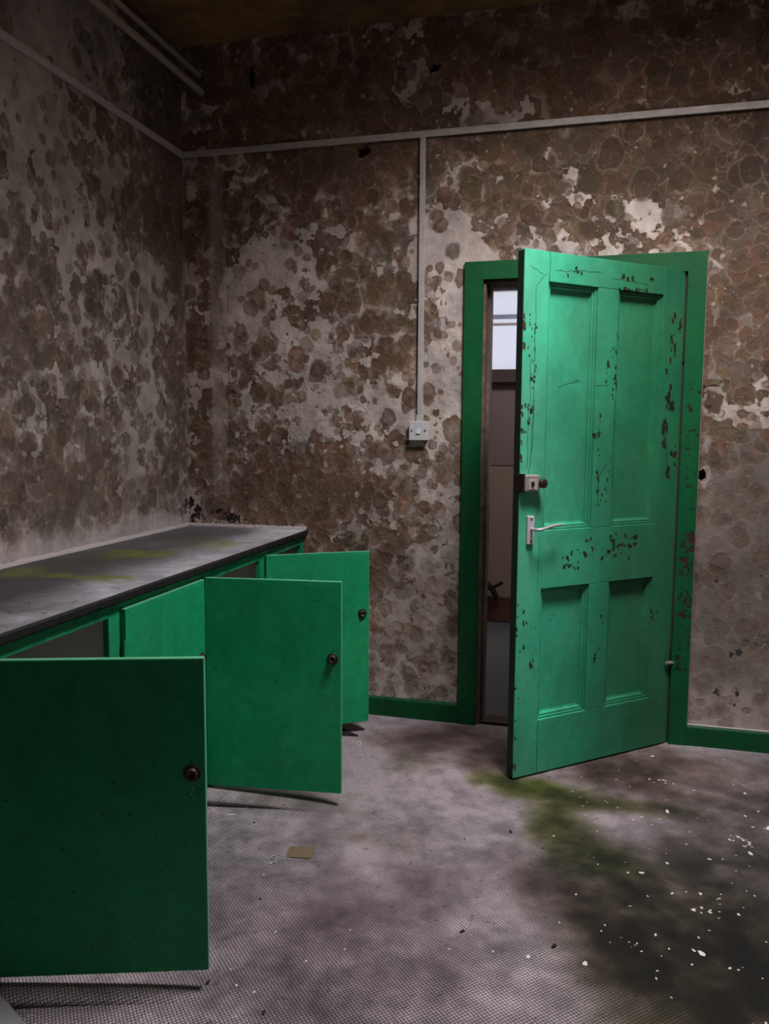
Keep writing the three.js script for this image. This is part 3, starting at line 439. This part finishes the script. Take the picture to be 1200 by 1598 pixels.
const carpetStainsShade = [ // x, z, rx, rz, colour (multiplier), strength; stains and painted floor shade
  [1.6, 0.56, 0.13, 0.07, [0.36, 0.45, 0.05], 1], [1.72, 0.6, 0.16, 0.09, [0.38, 0.46, 0.06], 1], [1.9, 0.66, 0.2, 0.1, [0.38, 0.44, 0.11], 0.95], [2.1, 0.69, 0.18, 0.07, [0.42, 0.44, 0.2], 0.8], [2.25, 0.68, 0.14, 0.06, [0.38, 0.4, 0.25], 0.6],
  [1.86, 0.85, 0.12, 0.16, [0.38, 0.44, 0.12], 0.9], [1.97, 1.08, 0.13, 0.15, [0.28, 0.38, 0.04], 1], [1.9, 1.0, 0.14, 0.2, [0.38, 0.4, 0.18], 0.7], [2.0, 1.25, 0.2, 0.14, [0.36, 0.36, 0.26], 0.7],
  [2.1, 1.3, 0.3, 0.35, [0.34, 0.31, 0.19], 0.95], [2.3, 1.5, 0.35, 0.4, [0.33, 0.3, 0.14], 0.95], [2.3, 1.65, 0.3, 0.3, [0.36, 0.34, 0.14], 0.85], [2.05, 1.5, 0.14, 0.2, [0.5, 0.46, 0.36], 0.6], [2.35, 0.95, 0.25, 0.25, [0.48, 0.49, 0.44], 0.65], [2.5, 1.2, 0.4, 0.6, [0.38, 0.36, 0.3], 0.92],
  [2.0, 0.34, 0.32, 0.18, [0.5, 0.42, 0.34], 0.85], [2.35, 0.3, 0.45, 0.25, [0.5, 0.43, 0.36], 0.9], [2.5, 0.6, 0.35, 0.25, [0.48, 0.44, 0.4], 0.8], [2.1, 0.5, 0.3, 0.12, [0.6, 0.5, 0.42], 0.6], [1.4, 0.2, 0.26, 0.16, [0.42, 0.34, 0.3], 0.9], [1.55, 0.36, 0.16, 0.18, [0.46, 0.39, 0.33], 0.85], [1.15, 0.25, 0.2, 0.2, [0.7, 0.64, 0.6], 0.6],  // the entries left of the open door paint its floor shadow
  [1.78, 1.2, 0.16, 0.14, [0.6, 0.53, 0.53], 0.7], [1.9, 1.32, 0.14, 0.1, [0.55, 0.47, 0.45], 0.6], [1.3, 1.42, 0.25, 0.2, [0.58, 0.52, 0.54], 0.7], [1.24, 0.5, 0.12, 0.12, [0.72, 0.72, 0.6], 0.8], [1.25, 0.34, 0.3, 0.16, [0.62, 0.56, 0.52], 0.7], [1.35, 1.1, 0.1, 0.12, [0.7, 0.66, 0.64], 0.6], [1.55, 1.3, 0.14, 0.1, [0.72, 0.66, 0.67], 0.6], [1.12, 1.2, 0.09, 0.08, [0.72, 0.7, 0.7], 0.6], [1.22, 1.15, 0.06, 0.05, [0.7, 0.64, 0.52], 0.6], [1.0, 1.7, 0.4, 0.25, [0.62, 0.57, 0.57], 0.5], [1.5, 1.75, 0.35, 0.25, [0.7, 0.65, 0.66], 0.6], [1.75, 1.62, 0.1, 0.06, [0.55, 0.6, 0.58], 0.5], [0.95, 1.0, 0.3, 0.08, [0.7, 0.7, 0.68], 0.6],
];
{
  const P = new Paint(0.096, 0.096, 256, 256);                           // twill-like weave, cells of 12 mm
  P.each((x, y, o) => {
    const a = x / 0.012, b = y / 0.012, ci = Math.floor(a), cj = Math.floor(b * 2), flip = ((cj % 2) + 2) % 2 ? 1 : -1, u = ((a + flip * (b * 2 - cj) * 0.5 + 8) % 1) - 0.5, t = Math.abs(u) * 2, yarn = 1 - sstep(0.45, 0.95, t), row = 0.75 + 0.25 * Math.sin(Math.PI * (b * 2 - cj));
    const v = clamp(yarn * row), n = 1 + 0.12 * nz(x / 0.096, y / 0.096, 32, 3);
    o[0] = mix(78, 192, v) * n; o[1] = mix(68, 179, v) * n; o[2] = mix(71, 184, v) * n; o[3] = v * 0.9;
  });
  const [map, bump] = P.textures();
  const x0 = 0.5575, x1 = RW, z0 = 0.0, z1 = RD, st = 0.009, nx = Math.round((x1 - x0) / st), zs = [], pos = [], uv = [], col = [], idx = [];
  for (let z = z0; z < z1;) { zs.push(z); z += (z > 0.97 && z < 1.1) || (z > 1.95 && z < 2.2) ? 0.0025 : st; } zs.push(z1); const nzz = zs.length - 1;
  for (let j = 0; j <= nzz; j++) for (let i = 0; i <= nx; i++) {
    const x = x0 + (x1 - x0) * i / nx, z = zs[j], [, push] = foldAt(x, z), y = 0.002 + foldHeight(x, z), k = pos.length - 3 * (nx + 1);
    pos.push(x, y, z + push);
    uv.push(x / 0.096, j ? uv[uv.length - 2 * (nx + 1) + 1] + Math.hypot(y - pos[k + 1], z + push - pos[k + 2]) / 0.096 : 0);   // the weave follows the folds
    const w1 = 1 + 0.16 * nz(x, z, 0.9, 1) + 0.2 * nz(x, z, 2.6, 2) + 0.14 * nz(x, z, 8, 3) + 0.15 * nz(x, z, 26, 4), c = [w1, w1 * (1 - 0.02 * nz(x, z, 1.5, 5)), w1 * (1 + 0.03 * nz(x, z, 1.2, 6))];
    for (const [sx, sz, rx, rz, k, a] of carpetStainsShade) { const dx = (x - sx) / rx + 0.35 * nz(x, z, 3, sx * 7) + 0.12 * nz(x, z, 12, sz), dz = (z - sz) / rz + 0.35 * nz(x, z, 3, sz * 9 + 2) + 0.12 * nz(x, z, 12, sx + 5), d = Math.sqrt(dx * dx + dz * dz); if (d < 1.4) { const f = a * (1 - sstep(0.25, 1.4, d)) * (0.85 + 0.3 * nz(x, z, 14, 9)); for (let q = 0; q < 3; q++) c[q] *= mix(1, k[q], f); } }
    const spk = nz(x, z, 45, 12); if (spk > 0.95) for (let q = 0; q < 3; q++) c[q] *= 0.7;
    col.push(...c.map((q) => clamp(q * q * 0.74, 0, 1)));
  }
  for (let j = 0; j < nzz; j++) for (let i = 0; i < nx; i++) { const a = j * (nx + 1) + i, b = a + 1, c = a + nx + 1, d = c + 1; idx.push(a, c, b, b, c, d); }
  const g = new THREE.BufferGeometry(); g.setAttribute('position', new THREE.Float32BufferAttribute(pos, 3)); g.setAttribute('uv', new THREE.Float32BufferAttribute(uv, 2)); g.setAttribute('color', new THREE.Float32BufferAttribute(col, 3)); g.setIndex(idx); g.computeVertexNormals();
  tag(mesh('carpet', g, new THREE.MeshStandardMaterial({ map, bumpMap: bump, bumpScale: 0.0025, roughness: 0.97, vertexColors: true })), 'worn woven grey carpet with green algae and wrinkled folds covering the floor', 'carpet');
}
const ground = (x, z) => 0.0022 + foldHeight(x, z);

// ---------------------------------------------------------------- the passage beyond the doorway
{
  const z1 = -T, z0 = -2.05, xa = 0.7, xb = 2.7, H = 2.75, wallP = mat(rgb(150, 132, 126), 0.9), wx0 = 1.02, wx1 = 1.66, wy0 = 1.752, wy1 = 2.29;
  structure(mesh('passage_floor', bx(xa, xb, -0.12, -0.004, z0 - 0.2, z1), mat(rgb(66, 65, 68), 0.85)));
  structure(mesh('passage_wall_left', bx(xa - 0.1, xa, 0, H, z0 - 0.1, z1), wallP)); structure(mesh('passage_wall_right', bx(xb, xb + 0.1, 0, H, z0 - 0.1, z1), wallP));
  const rx0 = 1.6, rx1 = 2.2, rz0 = -1.4, rz1 = -1.0;
  structure(mesh('passage_ceiling', join([bx(xa - 0.1, rx0, H, H + 0.1, z0 - 0.1, z1), bx(rx1, xb + 0.1, H, H + 0.1, z0 - 0.1, z1), bx(rx0, rx1, H, H + 0.1, z0 - 0.1, rz0), bx(rx0, rx1, H, H + 0.1, rz1, z1)]), wallP));
  const addedLantern = structure(group('added_window_3'));  // added roof opening with glowing pane, unseen, to go with the fill lamp
  mesh('curb', join([bx(rx0 - 0.03, rx0, H + 0.1, H + 0.2, rz0, rz1), bx(rx1, rx1 + 0.03, H + 0.1, H + 0.2, rz0, rz1), bx(rx0 - 0.03, rx1 + 0.03, H + 0.1, H + 0.2, rz0 - 0.03, rz0), bx(rx0 - 0.03, rx1 + 0.03, H + 0.1, H + 0.2, rz1, rz1 + 0.03)]), wallP, addedLantern);
  mesh('window_pane', bx(rx0 - 0.03, rx1 + 0.03, H + 0.2, H + 0.208, rz0 - 0.03, rz1 + 0.03), mat(rgb(235, 238, 245), 0.6, { emissive: new THREE.Color(0.9, 0.92, 1), emissiveIntensity: 1 }), addedLantern);
  const far = structure(group('passage_wall'));
  mesh('plaster', join([bx(xa, wx0, 0, H, z0 - 0.1, z0), bx(wx1, xb, 0, H, z0 - 0.1, z0), bx(wx0, wx1, wy1, H, z0 - 0.1, z0), bx(wx0, wx1, 0, wy0, z0 - 0.1, z0)]), wallP, far);
  mesh('upper_panel', bx(wx0, wx1, 1.096, 1.64, z0, z0 + 0.012, 0.003), mat(rgb(142, 126, 124), 0.85), far); mesh('lower_panel', bx(wx0, wx1, 0.176, 1.09, z0, z0 + 0.012, 0.003), mat(rgb(164, 142, 130), 0.85), far);
  mesh('skirting', bx(xa, xb, 0, 0.174, z0, z0 + 0.02, 0.004), mat(rgb(92, 52, 42), 0.7), far);
  const w = structure(group('window_2')), fr = mat(rgb(88, 74, 70), 0.8), bar = mat(rgb(214, 210, 206), 0.7);
  mesh('window_frame', join([bx(wx0 - 0.03, wx1 + 0.03, wy0 - 0.075, wy0, z0 - 0.06, z0 + 0.02), bx(wx0 - 0.03, wx0, wy0, wy1, z0 - 0.06, z0 + 0.015), bx(wx1, wx1 + 0.03, wy0, wy1, z0 - 0.06, z0 + 0.015), bx(wx0 - 0.03, wx1 + 0.03, wy1, wy1 + 0.04, z0 - 0.06, z0 + 0.015)]), fr, w);
  mesh('window_sill', bx(wx0 - 0.05, wx1 + 0.05, wy0 - 0.09, wy0 - 0.072, z0 - 0.02, z0 + 0.05, 0.004), fr, w);
  mesh('glazing_bar', bx(wx0, wx1, 2.052, 2.068, z0 - 0.05, z0 - 0.02, 0.003), bar, w);
  const glass = new THREE.MeshPhysicalMaterial({ color: new THREE.Color(0.93, 0.93, 0.96), transmission: 1, roughness: 0.35, thickness: 0, ior: 1.45 });
  mesh('window_pane', bx(wx0, wx1, 2.068, wy1, z0 - 0.038, z0 - 0.034), glass, w); mesh('window_pane', bx(wx0, wx1, wy0, 2.052, z0 - 0.038, z0 - 0.034), glass, w);
  mesh('outer_bar', bx(wx0, wx1, 2.1, 2.13, z0 - 0.075, z0 - 0.06, 0.002), mat(rgb(170, 180, 205), 0.7), w);
  const forked_scrap = new THREE.CatmullRomCurve3([[1.18, 0.3, 0], [1.22, 0.265, 0.02], [1.25, 0.24, 0.03], [1.29, 0.17, 0.03]].map((p) => new THREE.Vector3(...p))), tw2 = new THREE.CatmullRomCurve3([[1.245, 0.245, 0.03], [1.28, 0.262, 0.04], [1.325, 0.29, 0.045]].map((p) => new THREE.Vector3(...p)));
  tag(mesh('forked_scrap', join([new THREE.TubeGeometry(forked_scrap, 14, 0.021, 6), new THREE.TubeGeometry(tw2, 10, 0.012, 6)]).translate(0, 0, z0 + 0.03), mat(rgb(22, 18, 18), 0.9)), 'dark forked scrap seen through the doorway against the pale passage wall', 'forked_scrap');  // forked dark flake, taken for curled peeling paint
}

// ---------------------------------------------------------------- loose bits on the floor
{
  const flakeMat = mat(rgb(206, 200, 196), 0.85, { side: THREE.DoubleSide }), debrisMat = mat(rgb(34, 27, 25), 0.95), variants = [];
  const chipGeo = (sd, n, asp, th, curl) => { const r = rng(sd), s = new THREE.Shape(); for (let i = 0; i < n; i++) { const a = i / n * 2 * Math.PI, q = 0.55 + 0.5 * r(); i ? s.lineTo(Math.cos(a) * q, Math.sin(a) * q * asp) : s.moveTo(Math.cos(a) * q, Math.sin(a) * q * asp); } s.closePath(); const g = new THREE.ExtrudeGeometry(s, { depth: th, bevelEnabled: false }).rotateX(-Math.PI / 2), p = g.attributes.position; for (let i = 0; i < p.count; i++) p.setY(i, p.getY(i) + curl * p.getX(i) ** 2); g.computeVertexNormals(); return g; };
  for (let i = 0; i < 6; i++) variants.push(chipGeo(100 + i, 6 + i % 3, 0.45 + 0.1 * (i % 4), 0.12, 0.12 + 0.06 * (i % 3)));
  const r = rng(202);
  const flake = (x, z, s, lab = ['single white flake of peeled paint lying on the stained carpet', 'single white paint flakes strewn over the carpet']) => { const m = mesh('paint_flake', variants[(r() * 6) | 0], flakeMat); m.position.set(x, ground(x, z), z); m.scale.set(s, s * 0.8, s); m.rotation.y = r() * 6.28; return tag(m, lab[0], 'paint flake', lab[1]); };
  const heap = (x, z) => x < 1.2 ? ['white paint flake in the small patch beside the farthest cupboard', 'flakes beside the farthest cupboard'] : z < 0.6 ? ['white paint flake in the loose cluster before the open door', 'flakes clustered before the open door'] : z < 1 ? ['white paint flake in the dense cluster on the damp stain at the right edge', 'flakes clustered at the right edge'] : ['white paint flake in the small cluster on the darkest part of the stain', 'flakes clustered on the darkest stain'];
  const speck = ['tiny white speck of paint on the right half of the carpet', 'tiny white specks of paint on the carpet'];
  const seen = '2.19,.18,3 2.16,.06,2 2.50,.45,2 2.52,.59,2 2.21,.68,3 2.12,.74,2 1.93,.78,1 2.15,.79,1 2.27,.81,1 2.25,.90,1 2.47,.64,2 2.44,.91,3 2.40,.81,4 2.42,.85,4 2.48,.72,2 2.53,.72,3 2.18,1.04,2 2.31,.98,2 2.10,1.12,2 2.06,1.13,1 2.38,1.03,1 2.18,1.21,2 2.22,1.19,1 2.26,1.19,2 1.91,1.29,1 2.41,1.16,1 2.31,1.20,1 2.23,1.28,2 2.26,1.28,4 2.30,1.27,1 2.35,1.27,2 2.06,1.31,1 1.98,1.45,1 1.99,1.42,1 2.12,1.43,2 2.05,1.48,1 2.07,1.48,1 2.08,1.51,1 2.15,1.48,1 2.21,1.47,2 2.23,1.48,3 2.20,1.53,1 2.29,1.52,1 2.31,1.52,1 2.23,1.41,1 2.26,1.37,1 2.11,1.61,1 1.94,1.60,3 1.80,1.61,2 1.87,1.44,1 2.14,1.67,1 2.34,1.70,1 1.97,.89,1 1.91,.46,1 2.04,.45,1 2.25,.43,1 2.32,.47,1 2.47,.38,1 2.19,.43,4 1.83,.96,1 2.09,.77,1 2.35,.97,1 1.88,.60,1 1.92,.71,1 2.04,.69,1 1.69,.82,1 1.60,1.63,1 1.71,1.61,1 2.40,1.38,1 1.92,.31,1 2.39,.03,1 2.47,.14,1 .97,.37,4 .91,.36,1 1.33,1.62,1 1.34,1.70,1 1.26,1.77,1 1.14,1.68,1 1.13,1.90,1 1.18,1.91,1 1.09,1.85,1 1.00,1.43,1';
  for (const t of seen.split(' ')) { const [x, z, k] = t.split(',').map(Number); if (k === 4) for (let i = 0; i < 6; i++) flake(x + 0.035 * (r() - 0.5) * 2, z + 0.025 * (r() - 0.5) * 2, 0.004 + 0.005 * r(), heap(x, z)); else flake(x, z, [0, 0.005, 0.009, 0.014][k] * (0.85 + 0.3 * r())); }
  for (let i = 0; i < 60; i++) { const x = 1.9 + 0.75 * r(), z = 0.05 + 1.8 * Math.pow(r(), 0.8); flake(x, z, 0.0022 + 0.0025 * r(), speck); }
  const stick = tag(mesh('paint_sliver', chipGeo(300, 9, 0.22, 0.1, 0.05), flakeMat), 'long white sliver of paint on the carpet beside the nearest cupboard door', 'paint flake'); stick.scale.setScalar(0.02); stick.position.set(0.74, ground(0.74, 1.11), 1.11); stick.rotation.y = 0.5;
  const dv = [0, 1, 2].map((i) => chipGeo(400 + i, 7, 0.6, 0.4, 0.1));
  for (const t of '1.62,1.55,.012 1.86,1.55,.014 1.69,.97,.012 1.55,1.06,.006 1.80,1.05,.006 1.34,.57,.006 1.06,1.91,.011 1.04,1.55,.008 .84,1.14,.008 1.23,1.97,.01'.split(' ')) { const [x, z, s] = t.split(',').map(Number), m = tag(mesh('dark_crumb', dv[(r() * 3) | 0], debrisMat), 'small dark crumb of debris on the pale part of the carpet', 'debris', 'dark crumbs on the carpet'); m.position.set(x, ground(x, z), z); m.scale.setScalar(s * 0.75); m.rotation.y = r() * 6; }
  const card = tag(mesh('card_scrap', bx(-0.041, 0.041, 0, 0.002, -0.033, 0.033, 0.0008), mat(rgb(104, 90, 66), 0.9)), 'small brown rectangle of card lying flat in the middle of the carpet', 'card'); card.position.set(1.06, ground(1.06, 1.28) + 0.0005, 1.28); card.rotation.y = 0.17;
  { const s = new THREE.Shape(); s.moveTo(0, 0); s.lineTo(0.1, 0.012); s.lineTo(0.02, 0.07); s.lineTo(-0.05, 0.075); s.closePath(); const m = tag(mesh('slate_scrap', new THREE.ExtrudeGeometry(s, { depth: 0.006, bevelEnabled: false }).rotateX(-Math.PI / 2), mat(rgb(28, 20, 20), 0.9)), 'dark pointed scrap on the floor under the farthest cupboard door', 'scrap'); m.position.set(0.86, ground(0.86, 0.31), 0.312); }
  for (let i = 0; i < 14; i++) { const x = 1.0 + 0.05 * (r() + r() - 1), z = 1.335 + 0.035 * (r() + r() - 1), m = tag(mesh('grey_crumb', dv[i % 3], mat(rgb(150, 150, 150), 0.9)), 'pale grey crumb in the little heap beside the brown card', 'debris', 'grey crumbs beside the brown card'); m.position.set(x, ground(x, z), z); m.scale.setScalar(0.004 + 0.004 * r()); m.rotation.y = r() * 6; }
  { const g = new THREE.PlaneGeometry(0.2, 0.12, 16, 6).rotateX(-Math.PI / 2), p = g.attributes.position; for (let i = 0; i < p.count; i++) p.setY(i, 0.004 + 0.5 * Math.max(0, -p.getX(i)) ** 2 + 0.004 * nz(p.getX(i), p.getZ(i), 8)); g.computeVertexNormals(); const th = g.clone().translate(0, -0.003, 0), m = tag(mesh('underlay_scrap', join([g, th]), mat(rgb(128, 128, 128), 0.9, { side: THREE.DoubleSide })), 'pale grey scrap of underlay on the floor in the bottom left corner', 'scrap'); m.position.set(0.655, 0.034, 2.19); m.rotation.y = -0.5; }
}

renderer.render(scene, camera);
